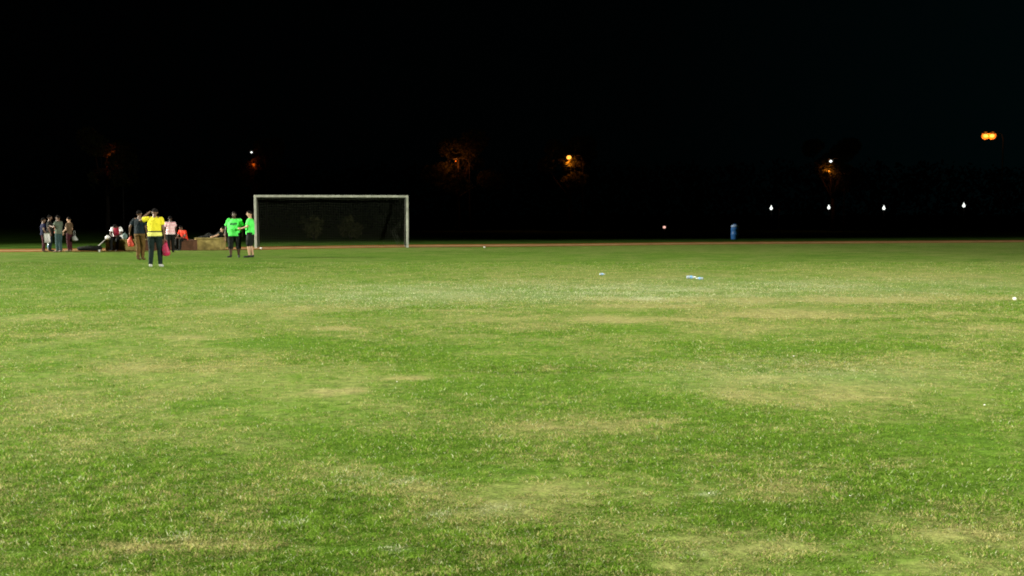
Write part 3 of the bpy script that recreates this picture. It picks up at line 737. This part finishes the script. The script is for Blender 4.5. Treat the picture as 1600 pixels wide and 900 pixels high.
# things on and by the left block
def sack(px, Y, z0, wd, ht, m, label, sd):
    p = at_depth(px, 370, Y); r = random.Random(sd); t = thing('bag', label, 'bag', (p.x, p.y, z0), r.random())
    bm = bmesh.new(); ball(bm, (0, 0, ht*.5), wd*.5, wd*.35, ht*.5, 3)
    for v in bm.verts: v.co += Vector((r.uniform(-1, 1), r.uniform(-1, 1), r.uniform(-1, 1)))*.012; v.co.z = max(v.co.z, .0)
    obj('bag_body', bm, m, t)
    bm = bmesh.new(); tube(bm, [(-.04, 0, ht*.9), (0, .01, ht*1.12), (.04, 0, ht*.9)], .01, 6); obj('knot', bm, m, t)
sack(168, bl1.y+.35, .482, .22, .17, M['white_plastic'], 'white plastic bag on the left end of the olive block', 1)
sack(188.5, bl1.y+.30, .482, .22, .14, M['white_plastic'], 'white plastic bag on the olive block, right of the maroon jersey', 2)
sack(195, bl1.y+.6, .482, .22, .27, M['teal_bag'], 'dark teal bag on the olive block behind the white one', 3)
p = at(141, 392.2); t = thing('kit_bag', 'long dark kit bag lying at the edge of the grass', 'bag', (p.x, p.y, 0), R(8))
bm = bmesh.new(); capsule(bm, (-.45, 0, .11), (.4, 0, .12), .09, .11); obj('bag_body', bm, M['black_cloth'], t)
bm = bmesh.new(); tube(bm, [(-.2, -.05, .18), (-.05, -.12, .26), (.15, -.05, .2)], .012, 6); obj('strap', bm, M['black_cloth'], t)
p0 = at(149, 389); p1 = Vector((at_depth(165, 370, bl1.y-.06).x, bl1.y-.06, .50))
t = thing('pole', 'thin grey pole leaning on the left end of the olive block', 'pole', p0)
bm = bmesh.new(); tube(bm, [(0, 0, .015), p1-p0], .018, 7); obj('shaft', bm, M['grey_bag'], t)
bm = bmesh.new(); ball(bm, (0, 0, .025), .028); obj('tip', bm, M['white_plastic'], t)

# ------------------------------------------------------------------ litter, ball, barrel
def bottle(px, py, label, rz, lying=True, L=.24, r=.036, group=None):
    p = at(px, py); t = thing('bottle', label, 'bottle', (p.x, p.y, .01+(r if lying else 0)), rz, group)
    T_ = Matrix.Rotation(R(90), 3, 'Y') if lying else Matrix.Identity(3)
    ax = T_ @ Vector((0, 0, 1)); x, y, z_ = frame(ax)
    def P(f): return ax*(f*L-(L*.5 if lying else 0))
    bm = bmesh.new(); loft(bm, [(P(f), x, y, r*k, r*k) for f, k in ((0, .8), (.03, 1), (.3, .95), (.33, 1), (.62, 1), (.78, .75), (.88, .38), (.92, .36))], 14); obj('bottle_body', bm, M['clear_plastic'], t)
    bm = bmesh.new(); loft(bm, [(P(f), x, y, r*k, r*k) for f, k in ((.34, 1.03), (.58, 1.03))], 14); obj('paper_label', bm, M['blue_label'], t)
    bm = bmesh.new(); loft(bm, [(P(f), x, y, r*k, r*k) for f, k in ((.91, .44), (1.0, .44))], 12); obj('bottle_cap', bm, M['white_plastic'], t)
bottle(941, 430.5, 'lone plastic bottle lying on the grass left of the bottle pair', R(20), L=.15, r=.027)
bottle(1080, 436, 'larger pale blue bottle, left of the pair lying on the grass', R(6), L=.23, r=.038)
bottle(1093, 437.5, 'smaller bottle lying right against the pale blue one', R(160), L=.17, r=.03)
bottle(76, 390, 'upright pale water bottle standing on the track at far left', 0, False, .3, .05)
def cup(px, py, label, r=.04, h=.08):
    p = at(px, py); t = thing('cup', label, 'cup', (p.x, p.y, .01))
    bm = bmesh.new(); x, y, z_ = frame((0, 0, 1))
    loft(bm, [((0, 0, 0), x, y, r*.7, r*.7), ((0, 0, h), x, y, r, r), ((0, 0, h), x, y, r*.93, r*.93), ((0, 0, .012), x, y, r*.64, r*.64)], 14); obj('cup_body', bm, M['white_plastic'], t)
    bm = bmesh.new(); tube(bm, [Vector((r*math.cos(a), r*math.sin(a), h)) for a in [2*math.pi*k/14 for k in range(15)]], .005, 5); obj('rim', bm, M['white_plastic'], t)
cup(155, 394, 'white cup on the grass edge below the dark kit bag', .05, .09)
cup(757, 387.5, 'white cup at the track edge to the right of the goal', .045, .05)
cup(408, 389.5, 'white cup at the foot of the left goalpost', .045, .07)
p = at(1585, 470); t = thing('ball', 'small white ball on the dry grass at the right edge', 'ball', (p.x, p.y, .038))
bm = bmesh.new(); ball(bm, (0, 0, 0), .031, sub=3); obj('ball_skin', bm, M['white_plastic'], t)
bm = bmesh.new(); tube(bm, [Vector((0.0315*math.cos(a), 0.0315*math.sin(a)*.8, 0.0315*math.sin(a)*.6)) for a in [2*math.pi*k/20 for k in range(21)]], .0015, 4); obj('seam', bm, M['grey_bag'], t)
def scrap(px, py, s, label, sd):
    p = at(px, py); r = random.Random(sd); bm = bmesh.new(); ball(bm, (0, 0, 0), s, s*.7, s*.35, 2)
    for v in bm.verts: v.co *= r.uniform(.7, 1.25)
    o = obj('litter', bm, M['paper'], None, False); o.location = (p.x, p.y, .035); o.rotation_euler = (0, 0, r.random()*3)
    tag(o, label, 'litter')
scrap(1538, 639, .009, 'white crumpled scrap lying on the grass near the right edge', 1)
scrap(620, 602, .008, 'tiny white scrap on the grass below the goal', 2)
scrap(1240, 561, .010, 'pale scrap on the grass below the bottle pair', 3)
scrap(1108, 780, .005, 'small pale scrap in the near grass right of the middle', 4)
scrap(1328, 784, .005, 'small white scrap in the near grass towards the right', 5)

p = at(1148, 374); t = thing('barrel', 'blue plastic barrel with a paler top standing on the dark verge', 'barrel', (p.x, p.y, 0))
x, y, z_ = frame((0, 0, 1)); bm = bmesh.new()
loft(bm, [((0, 0, zz), x, y, r_, r_) for zz, r_ in ((0, .21), (.03, .23), (.28, .24), (.30, .255), (.33, .255), (.35, .24), (.60, .24), (.62, .255), (.65, .255), (.67, .24), (.76, .23))], 24); obj('drum', bm, M['blue_barrel'], t)
bm = bmesh.new(); loft(bm, [((0, 0, zz), x, y, r_, r_) for zz, r_ in ((.762, .235), (.80, .25), (.86, .235), (.92, .16), (.94, .05))], 24); obj('lid', bm, M['pale_blue'], t)
bm = bmesh.new(); tube(bm, [(-.06, 0, .93), (-.05, 0, .99), (.05, 0, .99), (.06, 0, .93)], .012, 6); obj('lid_handle', bm, M['blue_barrel'], t)
